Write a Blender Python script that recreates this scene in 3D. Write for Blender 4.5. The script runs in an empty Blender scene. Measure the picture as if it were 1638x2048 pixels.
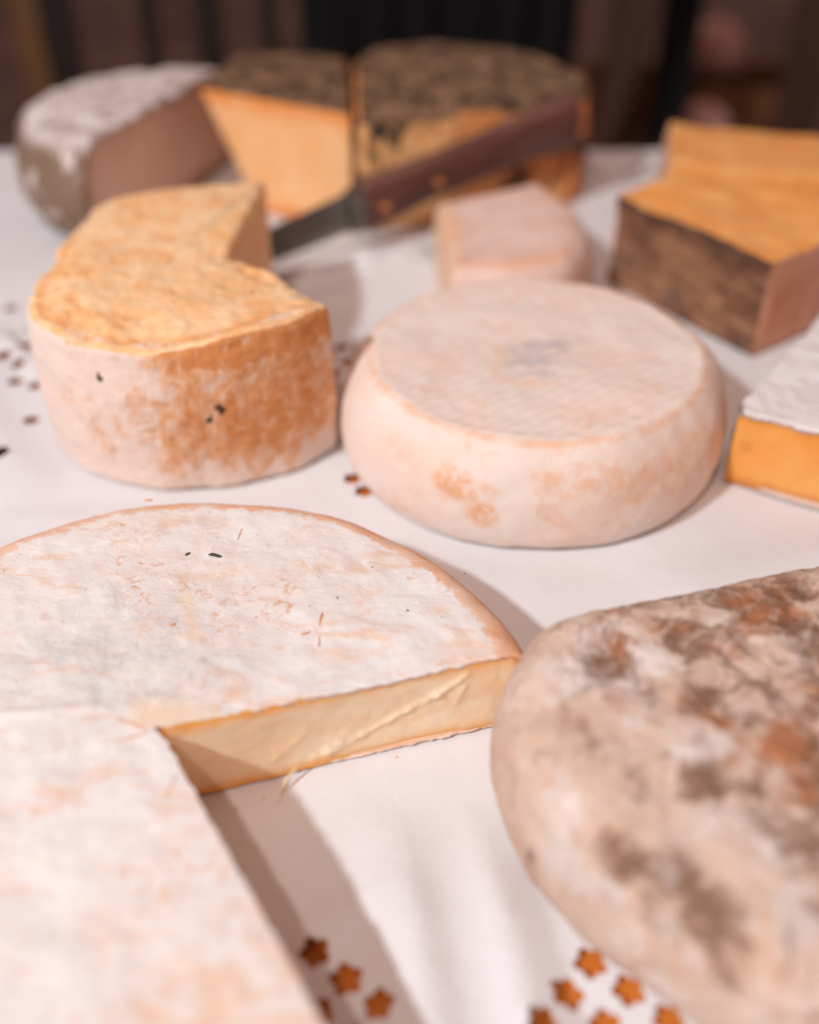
import bpy, math, random
import numpy as np
from mathutils import Vector, noise, geometry

random.seed(7)
SC = bpy.context.scene
COL = SC.collection

# ------------------------------------------------------------------ camera
cd = bpy.data.cameras.new('camera')
cam = bpy.data.objects.new('camera', cd)
COL.objects.link(cam)
cam.location = (0, 0, 0.36)
cam.rotation_euler = (math.radians(90 - 37.6), 0, 0)
cd.sensor_fit = 'VERTICAL'
cd.sensor_height = 36
cd.sensor_width = 28.8
cd.lens = 35
cd.clip_start = 0.02
cd.clip_end = 60
cd.dof.use_dof = True
cd.dof.focus_distance = 0.482
cd.dof.aperture_fstop = 2.05
cd.dof.aperture_blades = 0
SC.camera = cam

# ------------------------------------------------------------------ world (soft warm light of the covered market)
world = bpy.data.worlds.new('World')
SC.world = world
world.use_nodes = True
bg = world.node_tree.nodes['Background']
bg.inputs[0].default_value = (1.0, 0.62, 0.53, 1)
bg.inputs[1].default_value = 0.33

# ------------------------------------------------------------------ two stall lamps up on the left
def lamp(name, loc, target, power, color, size):
    ld = bpy.data.lights.new(name, 'AREA')
    ld.shape = 'DISK'
    ld.size = size
    ld.energy = power
    ld.color = color
    o = bpy.data.objects.new(name, ld)
    COL.objects.link(o)
    o.location = loc
    o.rotation_euler = (Vector(target) - Vector(loc)).to_track_quat('-Z', 'Y').to_euler()
    return o

lamp('stall_lamp', (-1.56, -1.07, 2.05), (0, .45, 0), 66, (0.88, 0.95, 1.0), 0.16)
lamp('stall_lamp', (-0.49, -1.10, 2.52), (0, .45, 0), 24, (1.0, 0.82, 0.72), 0.16)

SC.view_settings.view_transform = 'Standard'
SC.view_settings.look = 'None'
SC.view_settings.exposure = 0.0
SC.view_settings.gamma = 1
SC.view_settings.use_curve_mapping = False

# ================================================================== helpers
def tag(o, label=None, cat=None, group=None, kind=None):
    if label: o['label'] = label
    if cat: o['category'] = cat
    if group: o['group'] = group
    if kind: o['kind'] = kind
    return o

def thing(name, label, cat, loc=(0, 0, 0), group=None, rot=(0, 0, 0)):
    o = bpy.data.objects.new(name, None)
    COL.objects.link(o)
    o.location = loc
    o.rotation_euler = rot
    o.empty_display_size = 0.02
    return tag(o, label, cat, group)

def mesh_obj(name, verts, faces, mat, parent=None, attrs=None, smooth=True, solid=None):
    me = bpy.data.meshes.new(name)
    me.from_pydata([tuple(map(float, v)) for v in verts], [], faces)
    if attrs:
        for k, a in attrs.items():
            at = me.attributes.new(k, 'FLOAT', 'POINT')
            at.data.foreach_set('value', np.asarray(a, dtype=np.float32))
    if smooth:
        me.polygons.foreach_set('use_smooth', [True] * len(me.polygons))
    me.materials.append(mat)
    me.update()
    o = bpy.data.objects.new(name, me)
    COL.objects.link(o)
    if parent: o.parent = parent
    if solid:
        m = o.modifiers.new('thickness', 'SOLIDIFY')
        m.thickness = solid
        m.offset = -1
    return o

def box(name, c, s, mat, parent=None, bev=0.002, rot=(0, 0, 0), shear=0):
    """bevelled box: chamfered along its long edges"""
    import bmesh
    bm = bmesh.new()
    bmesh.ops.create_cube(bm, size=1)
    for v in bm.verts:
        v.co = Vector((v.co.x * s[0] + shear * v.co.z, v.co.y * s[1], v.co.z * s[2]))
    if bev:
        bmesh.ops.bevel(bm, geom=list(bm.edges), offset=bev, segments=2, affect='EDGES', profile=.6)
    me = bpy.data.meshes.new(name)
    bm.to_mesh(me); bm.free()
    me.materials.append(mat)
    o = bpy.data.objects.new(name, me)
    COL.objects.link(o)
    o.location = c
    o.rotation_euler = rot
    if parent: o.parent = parent
    return o

def fn(x, y, z, s, seed=0.0, oct=3):
    """fractal noise about -1..1 at frequency s (per metre)"""
    return noise.fractal(Vector((x * s + seed * 17.3, y * s - seed * 9.1, z * s + seed * 5.7)), 0.9, 2.1, oct)

def sstep(a, b, x):
    t = min(1, max(0, (x - a) / (b - a)))
    return t * t * (3 - 2 * t)

def segdist(px, py, ax, ay, bx, by):
    dx, dy = bx - ax, by - ay
    t = max(0, min(1, ((px - ax) * dx + (py - ay) * dy) / (dx * dx + dy * dy)))
    return math.hypot(px - ax - t * dx, py - ay - t * dy), t

# ------------------------------------------------------------------ materials
class NT:
    def __init__(self, name):
        self.m = bpy.data.materials.new(name)
        self.m.use_nodes = True
        self.t = self.m.node_tree
        self.b = self.t.nodes['Principled BSDF']
        self.co = self.t.nodes.new('ShaderNodeTexCoord').outputs['Object']
    def node(self, k): return self.t.nodes.new(k)
    def link(self, a, b): self.t.links.new(a, b)
    def put(self, inp, v):
        if isinstance(v, bpy.types.NodeSocket): self.link(v, inp)
        elif isinstance(v, (tuple, list)) and len(v) == 3 and inp.type == 'RGBA': inp.default_value = (*v, 1)
        else: inp.default_value = v
    def map(self, scale=(1, 1, 1), rot=(0, 0, 0), loc=(0, 0, 0)):
        n = self.node('ShaderNodeMapping')
        n.inputs['Scale'].default_value = scale
        n.inputs['Rotation'].default_value = rot
        n.inputs['Location'].default_value = loc
        self.link(self.co, n.inputs['Vector'])
        return n.outputs[0]
    def noise(self, scale, detail=5, rough=.55, vec=None, dist=0.0):
        n = self.node('ShaderNodeTexNoise')
        n.inputs['Scale'].default_value = scale
        n.inputs['Detail'].default_value = detail
        n.inputs['Roughness'].default_value = rough
        n.inputs['Distortion'].default_value = dist
        self.link(vec if vec is not None else self.co, n.inputs['Vector'])
        return n.outputs['Fac']
    def voronoi(self, scale, vec=None, feature='F1'):
        n = self.node('ShaderNodeTexVoronoi')
        n.feature = feature
        n.inputs['Scale'].default_value = scale
        self.link(vec if vec is not None else self.co, n.inputs['Vector'])
        return n.outputs['Distance']
    def wave(self, scale, dist=2, detail=2, vec=None):
        n = self.node('ShaderNodeTexWave')
        n.inputs['Scale'].default_value = scale
        n.inputs['Distortion'].default_value = dist
        n.inputs['Detail'].default_value = detail
        self.link(vec if vec is not None else self.co, n.inputs['Vector'])
        return n.outputs['Fac']
    def attr(self, name):
        n = self.node('ShaderNodeAttribute')
        n.attribute_name = name
        return n.outputs['Fac']
    def rng(self, v, a, b, lo=0.0, hi=1.0):
        n = self.node('ShaderNodeMapRange')
        n.interpolation_type = 'SMOOTHSTEP'
        self.put(n.inputs['Value'], v)
        n.inputs['From Min'].default_value = a
        n.inputs['From Max'].default_value = b
        n.inputs['To Min'].default_value = lo
        n.inputs['To Max'].default_value = hi
        return n.outputs['Result']
    def math(self, op, a, b=0.0):
        n = self.node('ShaderNodeMath')
        n.operation = op
        self.put(n.inputs[0], a); self.put(n.inputs[1], b)
        return n.outputs[0]
    def mix(self, f, a, b):
        n = self.node('ShaderNodeMix')
        n.data_type = 'RGBA'
        self.put(n.inputs['Factor'], f)
        self.put(n.inputs['A'], a); self.put(n.inputs['B'], b)
        return n.outputs['Result']
    def bump(self, h, strength=.3, dist=.001, prev=None):
        n = self.node('ShaderNodeBump')
        n.inputs['Strength'].default_value = strength
        n.inputs['Distance'].default_value = dist
        self.link(h, n.inputs['Height'])
        if prev is not None: self.link(prev, n.inputs['Normal'])
        return n.outputs[0]
    def done(self, col, rough=.7, bump=None, sss=0.0, sr=(.006, .003, .0015), spec=.3, metal=0.0):
        self.put(self.b.inputs['Base Color'], col)
        self.put(self.b.inputs['Roughness'], rough)
        self.b.inputs['Specular IOR Level'].default_value = spec
        self.b.inputs['Metallic'].default_value = metal
        if sss:
            self.b.inputs['Subsurface Weight'].default_value = sss
            self.b.inputs['Subsurface Radius'].default_value = sr
            self.b.inputs['Subsurface Scale'].default_value = 1.0
        if bump is not None: self.link(bump, self.b.inputs['Normal'])
        return self.m

def undercut(x, y, z):
    k = (1 - z / .108) * min(1, max(0, (.03 - x) / .106))
    return x + .050 * k, y - .026 * k

def paste_mat(name, col, edge_col, hi, eyes=0.0, grain=.25, sss=.35, rough=.5, gscale=160):
    n = NT(name)
    f = n.noise(28, 4, .6)
    c = n.mix(n.rng(f, .35, .7), col, hi)
    e = n.math('ADD', n.attr('edge'), n.rng(n.noise(60, 4), .2, .8, -.18, .18))
    c = n.mix(n.rng(e, .35, 1.0), c, edge_col)
    h = n.noise(gscale, 5, .6)
    st = n.noise(70, 4, .6, n.map((1, 1, 6)))
    if eyes:
        v = n.voronoi(38)
        k = n.rng(v, .10, .2, 1, 0)
        c = n.mix(n.math('MULTIPLY', k, eyes), c, edge_col)
    b = n.bump(h, grain, .001)
    b = n.bump(st, grain * .8, .0012, b)
    return n.done(c, rough, b, sss, spec=.35)

# ------------------------------------------------------------------ sector wheels
def profile(R, h, top_r, top_fil, bulge=0.0, bot_r=None, bot_fil=.006, ntop=60, nside=26, nfil=9, zmax=.45):
    """(r, z) from the middle of the top over the rim to the middle of the base"""
    bot_r = bot_r or top_r
    pts = [(max(1e-4, top_r * (i / ntop)), h) for i in range(ntop)]
    # side as one smooth curve: rim -> fillet -> bulge -> foot
    z1, z0 = h - top_fil, bot_fil
    def rad(z):
        t = z / h
        if t > zmax: u = (t - zmax) / (1 - zmax); base = R + (top_r + top_fil * .75 - R) * u * u
        else: u = (zmax - t) / zmax; base = R + (bot_r + bot_fil * .75 - R) * u * u
        return base
    r1 = rad(z1)
    for i in range(nfil):
        a = math.pi / 2 * i / nfil
        pts.append((top_r + (r1 - top_r) * math.sin(a), h - top_fil * (1 - math.cos(a))))
    for i in range(nside + 1):
        z = z1 + (z0 - z1) * i / nside
        pts.append((rad(z), z))
    r0 = rad(z0)
    for i in range(1, nfil + 1):
        a = math.pi / 2 * i / nfil
        pts.append((bot_r + (r0 - bot_r) * math.cos(a), bot_fil * (1 - math.sin(a))))
    for i in range(1, 7):
        pts.append((max(1e-4, bot_r * (1 - i / 6)), 0))
    return pts

def wheel(root, prof, h, th0, th1, nth, rind_mat, pmat, hf=None, rw=None, fine=None, attrs=None,
          rag=.0012, solid=.0022, cut_disp=None, ns=110, nz=36, rind_label=None):
    full = abs(th1 - th0) > 2 * math.pi - 1e-4
    P = np.array(prof); J = len(P)
    T = np.gradient(P, axis=0)
    Nn = np.stack([-T[:, 1], T[:, 0]], 1)
    Nn /= np.linalg.norm(Nn, axis=1)[:, None] + 1e-9      # outward normal (r, z)
    cols = nth if full else nth + 1
    V = []; A = {k: [] for k in (attrs or {})}
    edge_n = .006
    for i in range(cols):
        th = th0 + (th1 - th0) * i / nth
        ct, st = math.cos(th), math.sin(th)
        for j in range(J):
            r, z = P[j]
            if rw: r = r * (1 + rw(th, z) * min(1, r / .05))
            x, y = r * ct, r * st
            if hf: z = z + hf(x, y) * (z / h)
            if fine:
                d = fine(x, y, z)
                nr, nz_ = Nn[j]
                x += nr * ct * d; y += nr * st * d; z += nz_ * d
            if not full and rag:
                for e, sg in ((th0, -1), (th1, 1)):
                    ang = abs(th - e)
                    s = r * math.sin(min(ang, 1.5))
                    if s < edge_n:
                        k = (1 - s / edge_n) * rag * max(.08, 0.5 + .9 * fn(x, y, z, 260, 3 + sg, 3))
                        x += -st * sg * k; y += ct * sg * k
            V.append((x, y, max(0, z)))
            for k, f in (attrs or {}).items():
                A[k].append(f(r, z, th, x, y, j))
    F = []
    for i in range(nth):
        i2 = (i + 1) % cols
        for j in range(J - 1):
            F.append((i * J + j, i * J + j + 1, i2 * J + j + 1, i2 * J + j))
    rind = mesh_obj('rind', V, F, rind_mat, root, A, solid=None if full else solid)
    if rind_label: rind['label'] = rind_label
    faces = []
    if not full:
        # outer radius as a function of height
        o = [(z, r) for r, z in prof[-(len(prof) - 1):]]
        mid = [(z, r) for (r, z) in prof if r > .5 * max(P[:, 0])]
        mid = sorted(mid)
        zs = np.array([m[0] for m in mid]); rs = np.array([m[1] for m in mid])
        for ei, (th, sg) in enumerate(((th0, -1), (th1, 1))):
            ct, st = math.cos(th), math.sin(th)
            nx, ny = -st * sg, ct * sg                   # outward normal of the cut
            V = []; E_ = []
            for a in range(nz + 1):
                t = a / nz
                z0 = h * (0.004 + t * .984)
                ro = float(np.interp(z0, zs, rs)) - .0008
                for b in range(ns + 1):
                    s = b / ns
                    r = max(1e-4, ro * s)
                    if rw: r = r * (1 + rw(th, z0) * min(1, r / .05))
                    x, y, z = r * ct, r * st, z0
                    if hf: z = z + hf(x, y) * t
                    d = -.0002
                    if cut_disp: d += cut_disp(ei, r, z0, ro)
                    d += .0004 * fn(x, y, z, 90, 8, 3)
                    we = math.exp(-min(h - z0, ro - r + .0008) / .0022)
                    d = d * (1 - we) - .0003 * we
                    V.append((x + nx * d, y + ny * d, z))
                    dist = min(z0, h - z0, ro - r)
                    E_.append(math.exp(-dist / (h * .20)))
            F = []
            for a in range(nz):
                for b in range(ns):
                    q = a * (ns + 1) + b
                    f = (q, q + 1, q + ns + 2, q + ns + 1)
                    F.append(f if sg < 0 else f[::-1])
            faces.append(mesh_obj('cut_face', V, F, pmat, root, {'edge': E_}))
    return rind, faces

# ------------------------------------------------------------------ lofted blocks
def outline(pts, types, radii, step=.003):
    """rounded closed polygon (counter-clockwise) -> points, weight of edge type (1 rind, 0 cut)"""
    n = len(pts); out = []; typ = []
    P = [Vector(p) for p in pts]
    for i in range(n):
        a, b, c = P[i - 1], P[i], P[(i + 1) % n]
        r = radii[i]
        u = (a - b).normalized(); w = (c - b).normalized()
        p0 = b + u * r; p2 = b + w * r
        k = max(2, int(r / step * 1.6) + 1)
        for q in range(k + 1):
            t = q / k
            out.append(p0 * (1 - t) ** 2 + b * 2 * t * (1 - t) + p2 * t * t)
            typ.append(types[i - 1] if t < .5 else types[i])
        nb = P[(i + 1) % n]; rn = radii[(i + 1) % n]
        e = nb + (b - nb).normalized() * rn
        L = (e - p2).length
        m = int(L / step)
        for q in range(1, m):
            out.append(p2.lerp(e, q / m)); typ.append(types[i])
    return np.array([tuple(p) for p in out]), np.array(typ, float)

def block(root, pts, types, radii, h, kern, classes, fil=.003, side=None, hf=None, fine=None, step=.003,
          ntop=40, nside=24, foot=.002, top_rind=False, lean=None, attrs=None, edge_k=.12, warp=None):
    O, ty = outline(pts, types, radii, step)
    N = len(O)
    tan = np.roll(O, -1, 0) - np.roll(O, 1, 0)
    nor = np.stack([tan[:, 1], -tan[:, 0]], 1)
    nor /= np.linalg.norm(nor, axis=1)[:, None]
    tw = ty.copy()
    for _ in range(4): tw = (np.roll(tw, 1) + tw + np.roll(tw, -1)) / 3
    kern = np.array(kern)
    rings = []; zone = []
    def ring(inset, z, s=1.0, zn='side'):
        off = np.zeros(N)
        if side is not None: off = np.array([side(z / h, w) for w in tw])
        q = O + nor * (off - inset)[:, None]
        q = kern + (q - kern) * s
        if lean: q = q + np.array(lean) * (z / h)
        rings.append(np.c_[q, np.full(N, z)]); zone.append(zn)
    for i in range(ntop): ring(fil, h, max(.004, i / ntop), 'top')
    for i in range(6):
        a = math.pi / 2 * i / 6
        ring(fil * (1 - math.sin(a)), h - fil * (1 - math.cos(a)), 1, 'top' if i < 3 else 'side')
    for i in range(nside + 1): ring(0, h - fil + (foot - h + fil) * i / nside)
    ring(foot * .5, foot * .2); ring(foot * 1.5, 0, 1, 'base')
    for s in (.66, .33, .004): ring(foot * 1.5, 0, s, 'base')
    V = np.concatenate(rings)
    K = len(rings)
    F = []; cls = []
    for k in range(K - 1):
        for i in range(N):
            i2 = (i + 1) % N
            F.append((k * N + i, (k + 1) * N + i, (k + 1) * N + i2, k * N + i2))
            zn = zone[k]
            c = 'top' if zn == 'top' else ('rind' if ty[i] > .5 else 'cut')
            if zone[k + 1] == 'base': c = 'rind' if ty[i] > .5 else 'cut'
            cls.append(c)
    if hf:
        for v in V: v[2] += hf(v[0], v[1]) * (v[2] / h)
    if warp:
        for v in V: v[0], v[1] = warp(*v)
    Fa = np.array(F)
    nv = np.zeros_like(V)
    a = V[Fa[:, 2]] - V[Fa[:, 0]]; b = V[Fa[:, 3]] - V[Fa[:, 1]]
    fnm = np.cross(a, b)
    for q in range(4): np.add.at(nv, Fa[:, q], fnm)
    nv /= np.linalg.norm(nv, axis=1)[:, None] + 1e-12
    if fine:
        D = np.array([fine(v[0], v[1], v[2], n[2]) for v, n in zip(V, nv)])
        V = V + nv * D[:, None]
        V[:, 2] = np.maximum(V[:, 2], 0)
    # edge attribute: how near a point of a cut is to rind
    zt = V[:, 2]
    E_ = np.zeros(len(V))
    for k in range(K):
        sl = slice(k * N, (k + 1) * N)
        if zone[k] == 'top' and k < ntop:
            s = k / ntop
            dd = np.linalg.norm(O - kern, axis=1) * (1 - s)
            E_[sl] = np.exp(-dd / (h * edge_k)) * tw
        else:
            d2 = np.minimum(zt[sl], h - zt[sl] if top_rind else 9)
            E_[sl] = np.exp(-np.maximum(d2, 0) / (h * edge_k))
    objs = {}
    for c, (pn, mat) in classes.items():
        idx = [i for i, q in enumerate(cls) if q == c]
        if not idx: continue
        f = Fa[idx]
        used, inv = np.unique(f, return_inverse=True)
        f = inv.reshape(f.shape)
        at = {'edge': E_[used]}
        for k, g in (attrs or {}).items(): at[k] = [g(*V[u]) for u in used]
        objs[c] = mesh_obj(pn, V[used], [tuple(int(z) for z in r) for r in f], mat, root, at)
    return objs

# ================================================================== setting: floor, table, cloth
n = NT('floor_stone')
c = n.mix(n.rng(n.noise(3, 6), .3, .7), (.075, .040, .033), (.165, .100, .088))
FLOOR = n.done(c, .8, n.bump(n.noise(40, 4), .3, .003))
tag(mesh_obj('floor', [(-14, -6, -.75), (14, -6, -.75), (14, 16, -.75), (-14, 16, -.75)], [(0, 1, 2, 3)], FLOOR, smooth=False), kind='structure')

n = NT('orange_wood')
g = n.noise(9, 6, .65, n.map((14, 1, 14)), .6)
c = n.mix(n.rng(g, .3, .7), (.60, .17, .025), (.68, .22, .035))
TABLEWOOD = n.done(c, .45, n.bump(g, .2, .001))
n = NT('dark_leg_wood')
LEGWOOD = n.done(n.mix(n.noise(12, 5, .6, n.map((8, 8, 1))), (.05, .025, .015), (.12, .06, .035)), .6)
tb = thing('market_table', 'orange brown wooden table under the white openwork cloth', 'table', (0, .5, -.75))
for i in range(8):
    box('plank', (-.875 + .25 * i, 0, .7265), (.248, 1.29, .036), TABLEWOOD, tb, .002)
for sx in (-.9, .9):
    for sy in (-.55, .55):
        box('leg', (sx, sy, .355), (.06, .06, .709), LEGWOOD, tb, .004)

# cloth: a sheet with punched five-petal flowers, laid with soft folds
FLOWERS = []
def diamond(cx, cy, ang, sp=.0163, n=3, skip=()):
    u = (math.cos(ang), math.sin(ang)); w = (-u[1], u[0])
    for i in range(n):
        for j in range(n):
            if (i, j) in skip: continue
            a, b = (i - (n - 1) / 2) * sp, (j - (n - 1) / 2) * sp
            FLOWERS.append((cx + u[0] * a + w[0] * b, cy + u[1] * a + w[1] * b))
diamond(.0672 + .0026, .1909 - .0215, math.radians(-40), .0163)
diamond(-.0228 - .0105, .1852 - .0115, math.radians(-39), .0158)
diamond(-.290, .672, math.radians(-40), .0185)
diamond(-.060, .657, math.radians(-30), .0165)
diamond(.2627, 1.066, math.radians(-40), .022)
diamond(-.46, .92, math.radians(-40), .02)
FLOWERS += [(-.2824, .6224), (-.2664, .6167), (-.2553, .5703), (-.2609, .5262), (-.0354, .5026), (-.0278, .4895),
            (.2026, 1.0593), (-.3227, .7402)]
RIDGES = [  # x1, y1, x2, y2, width, height
        (-.095, .775, .012, .838, .010, .020), (-.10, .72, -.02, .80, .012, .007),
    (-.31, .60, -.235, .505, .014, .004), (-.36, .63, -.27, .71, .010, .004), (-.33, .70, -.25, .62, .008, .004),
    (-.24, .46, -.12, .465, .007, .002), (.16, .40, .26, .43, .02, .002),
    (.18, .98, .30, 1.06, .012, .004), (.17, .90, .23, 1.05, .012, .004), (-.42, .80, -.40, .60, .02, .005),
    (-.03, .60, -.045, .70, .008, .003)]
CREASES = [(-.006, .262, .026, .05, .022, .0085), (.026, .262, .062, .06, .020, .0090), (-.050, .192, .0, .232, .012, .0022),
           (-.33, .56, -.22, .47, .03, .004), (.12, .375, .27, .44, .035, .004), (-.02, .42, .10, .395, .025, .002), (-.40, .75, -.30, .60, .03, .006)]
def cloth_z(x, y):
    z = -.0011 + .0007 * fn(x, y, 0, 9, 1, 2)
    for a, b, c_, d, w, h in RIDGES:
        q, t = segdist(x, y, a, b, c_, d)
        if q < 4 * w:
            z += h * math.exp(-(q / w) ** 2) * (.7 + .3 * math.sin(3.14 * t))
    for a, b, c_, d, w, h in CREASES:
        q, t = segdist(x, y, a, b, c_, d)
        if q < w: z += h * (1 - q / w) * min(1, 4 * t, 4 * (1 - t) + .2)
    if y > 1.135: z -= ((y - 1.135) ** 2) * 26
    return z
pts = []; edges = []
def clear(x, y, r=.0088):
    return all((x - a) ** 2 + (y - b) ** 2 > r * r for a, b in FLOWERS)
y = -.14
while y < 1.19:
    st = .0048 if y < .34 else (.008 if y < .75 else .011)
    if y < .08: st = .02
    x = -.95 + random.random() * st
    wide = .12 + .62 * max(y, .05)
    while x < .95:
        s2 = st if abs(x) < wide else .04
        px, py = x + random.uniform(-.3, .3) * st, y + random.uniform(-.3, .3) * st
        if clear(px, py): pts.append(Vector((px, py)))
        x += s2
    y += st
for cx, cy in FLOWERS:
    ph = random.uniform(-.6, .6) + math.pi / 2
    i0 = len(pts); NP = 40
    sc = random.uniform(.95, 1.07)
    for k in range(NP):
        t = 2 * math.pi * k / NP
        a5 = (t + math.pi / 5) % (2 * math.pi / 5) - math.pi / 5
        r = (.0037 * math.cos(a5) + math.sqrt(.00255 ** 2 - (.0037 * math.sin(a5)) ** 2)) * sc
        pts.append(Vector((cx + r * math.cos(t + ph), cy + r * math.sin(t + ph))))
        edges.append((i0 + k, i0 + (k + 1) % NP))
vo, eo, fo = geometry.delaunay_2d_cdt(pts, edges, [], 0, 1e-7)[:3]
keep = []
for f in fo:
    mx = sum(vo[i].x for i in f) / 3; my = sum(vo[i].y for i in f) / 3
    hole = False
    for a, b in FLOWERS:
        if (mx - a) ** 2 + (my - b) ** 2 < .0067 ** 2:
            hole = True
    if hole:
        # only faces wholly made of flower-outline points are inside
        dd = min((math.hypot(mx - a, my - b), a, b) for a, b in FLOWERS)
        cnt = sum(1 for i in f if math.hypot(vo[i].x - dd[1], vo[i].y - dd[2]) < .0072)
        if cnt == 3:
            ang = math.atan2(my - dd[2], mx - dd[1])
            rr = min(math.hypot(vo[i].x - dd[1], vo[i].y - dd[2]) for i in f)
            keep.append((f, True)); continue
    keep.append((f, False))
# flower interior test: even-odd against the outline itself
OUT = {}
for q, (cx, cy) in enumerate(FLOWERS):
    base = len(pts) - len(FLOWERS) * 40 + q * 40
    OUT[(cx, cy)] = [pts[base + k] for k in range(40)]
def inside(x, y, poly):
    c_ = False
    for i in range(len(poly)):
        a, b = poly[i - 1], poly[i]
        if (a.y > y) != (b.y > y) and x < (b.x - a.x) * (y - a.y) / (b.y - a.y) + a.x: c_ = not c_
    return c_
faces = []
for f, maybe in keep:
    if maybe:
        mx = sum(vo[i].x for i in f) / 3; my = sum(vo[i].y for i in f) / 3
        k = min(FLOWERS, key=lambda p: (p[0] - mx) ** 2 + (p[1] - my) ** 2)
        if inside(mx, my, OUT[k]): continue
    faces.append(tuple(f))
n = NT('white_paper_cloth')
fib = n.noise(420, 4, .7)
cl = n.mix(n.rng(n.noise(7, 4), .3, .8), (.775, .765, .785), (.72, .71, .73))
cl = n.mix(n.rng(fib, .3, .8, 0, .12), cl, (.54, .53, .56))
CLOTH = n.done(cl, .85, n.bump(n.noise(16, 4, .5, None, .8), .30, .006, n.bump(fib, .12, .0006)), spec=.15)
cloth = mesh_obj('tablecloth', [(v.x, v.y, cloth_z(v.x, v.y)) for v in vo], faces, CLOTH, solid=.0006)
es = cloth.modifiers.new('crisp_edges', 'EDGE_SPLIT')
es.split_angle = math.radians(50)
tag(cloth, 'white tablecloth with punched flower openwork spread under all the cheeses', 'tablecloth')

# ================================================================== wheel with a wedge missing (in focus)
HA = .045
CA = (-.1023, .2656)
root = thing('cut_white_cheese', 'flat white-rinded wheel with a wedge cut out showing creamy paste', 'cheese', (*CA, 0))
def hfA(x, y):
    q1 = segdist(x, y, -.17, -.006, -.030, .0115)[0]
    q2 = segdist(x, y, .012, .036, -.002, .014)[0]
    q3 = segdist(x, y, .10, .052, .03, .075)[0]
    return .0010 * math.exp(-(q1 / .003) ** 2) + .0011 * math.exp(-(q2 / .0028) ** 2) + .0006 * math.exp(-(q3 / .005) ** 2) + .0011 * fn(x, y, 0, 22, 1, 3) + .0006 * fn(x, y, 0, 60, 2, 2) - .0016 * sstep(.05, 0, math.hypot(x + .015, y - .055))
def fineA(x, y, z):
    return .00022 * fn(x, y, z, 180, 4, 3) + .00012 * fn(x, y, z, 420, 5, 2)
def sideA(r, z, th, x, y, j):
    return sstep(.1420, .1520, r + .0015 * fn(x, y, z, 40, 6, 3)) if z > .02 else 1.0
def bareA(r, z, th, x, y, j):
    d, t = segdist(x, y, -.008, .008, .018, .004)
    a = sstep(.011, .003, d + .004 * fn(x, y, 0, 90, 3, 3))
    d, t = segdist(x, y, -.002, .078, .006, .052)
    return max(a, .75 * sstep(.0045, .0015, d + .002 * fn(x, y, 0, 120, 3, 3)))
def greyA(r, z, th, x, y, j):
    return sstep(.062, .018, math.hypot((x + .022) * .85, y - .046) + .014 * fn(x, y, 0, 35, 7, 4))
n = NT('white_bloomy_rind')
base = n.mix(n.rng(n.noise(14, 6, .6), .35, .7), (.84, .805, .79), (.82, .735, .685))
st = n.noise(26, 7, .68, n.map((1, 2.2, 1), (0, 0, .6)), .8)
base = n.mix(n.rng(st, .50, .66, 0, .75), base, (.83, .56, .41))
sp = n.noise(170, 6, .75, None, .8)
msk = n.rng(n.noise(20, 3), .5, .62)
base = n.mix(n.math('MULTIPLY', n.math('MULTIPLY', n.rng(sp, .52, .64), msk), .85), base, (.76, .40, .22))
wv = n.rng(n.noise(60, 5, .65, None, .5), .52, .68, 0, .8)
base = n.mix(wv, base, (.88, .84, .82))
gm = n.math('MULTIPLY', n.attr('grey'), n.rng(n.noise(75, 5, .7), .3, .65))
base = n.mix(n.math('MULTIPLY', gm, .55), base, (.56, .55, .54))
sp2 = n.math('MULTIPLY', n.rng(n.noise(330, 2), .66, .72), n.rng(n.noise(30, 2), .4, .6))
base = n.mix(n.math('MULTIPLY', sp2, .35), base, (.26, .19, .15))
base = n.mix(n.math('MULTIPLY', n.attr('bare'), n.rng(n.noise(80, 4), .3, .55, .35, .9)), base, (.84, .64, .48))
sd = n.math('ADD', n.attr('side'), n.rng(n.noise(130, 6, .7), .25, .75, -.45, .45))
skin = n.mix(n.rng(n.noise(50, 5), .35, .7), (.84, .47, .29), (.84, .60, .46))
base = n.mix(n.rng(sd, .35, .75), base, skin)
b = n.bump(n.noise(22, 5, .6, n.map((1, 2.0, 1), (0, 0, .5)), .4), .35, .005)
b = n.bump(n.noise(70, 6, .65, None, .3), .35, .002, b)
b = n.bump(n.noise(260, 5, .7), .4, .0007, b)
RIND_A = n.done(base, .72, b, .15, (.003, .002, .001), spec=.25)
n = NT('creamy_paste')
f = n.noise(30, 4, .6, n.map((1, 1, 2.5)), .8)
c = n.mix(n.rng(f, .35, .68), (.94, .68, .44), (.95, .76, .55))
e = n.math('ADD', n.attr('edge'), n.rng(n.noise(50, 4), .2, .8, -.12, .12))
c = n.mix(n.rng(e, .32, .95), c, (.87, .37, .065))
b = n.bump(n.noise(45, 4, .6, n.map((1, 1, 3))), .14, .002)
b = n.bump(n.noise(240, 4, .6), .08, .0006, b)
PASTE_A = n.done(c, .24, b, .6, (.007, .0035, .0016), spec=.4)
def cutA(ei, r, z, ro):
    d = .0011 + .0012 * math.sin(r * 42 + .6) + .0004 * math.sin(z * 120 + r * 30)
    if ei == 0:   # smeared ridge left by the knife
        for (r1, z1, r2, z2, w, hgt) in ((.132, .038, .118, .029, .0016, .0020), (.118, .029, .085, .013, .0017, .0020),
                                         (.085, .013, .062, .006, .0022, .0010), (.078, .015, .070, .009, .0035, .0016),
                                         (.131, .031, .128, .022, .0018, .0012), (.060, .024, .045, .012, .002, .0006)):
            q, t = segdist(r, z, r1, z1, r2, z2)
            d += .8 * hgt * math.exp(-(q / w) ** 2) * (.75 + .5 * fn(r, z, 0, 260, 9, 2))
    return d
TH1 = math.radians(15.9)
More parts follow.
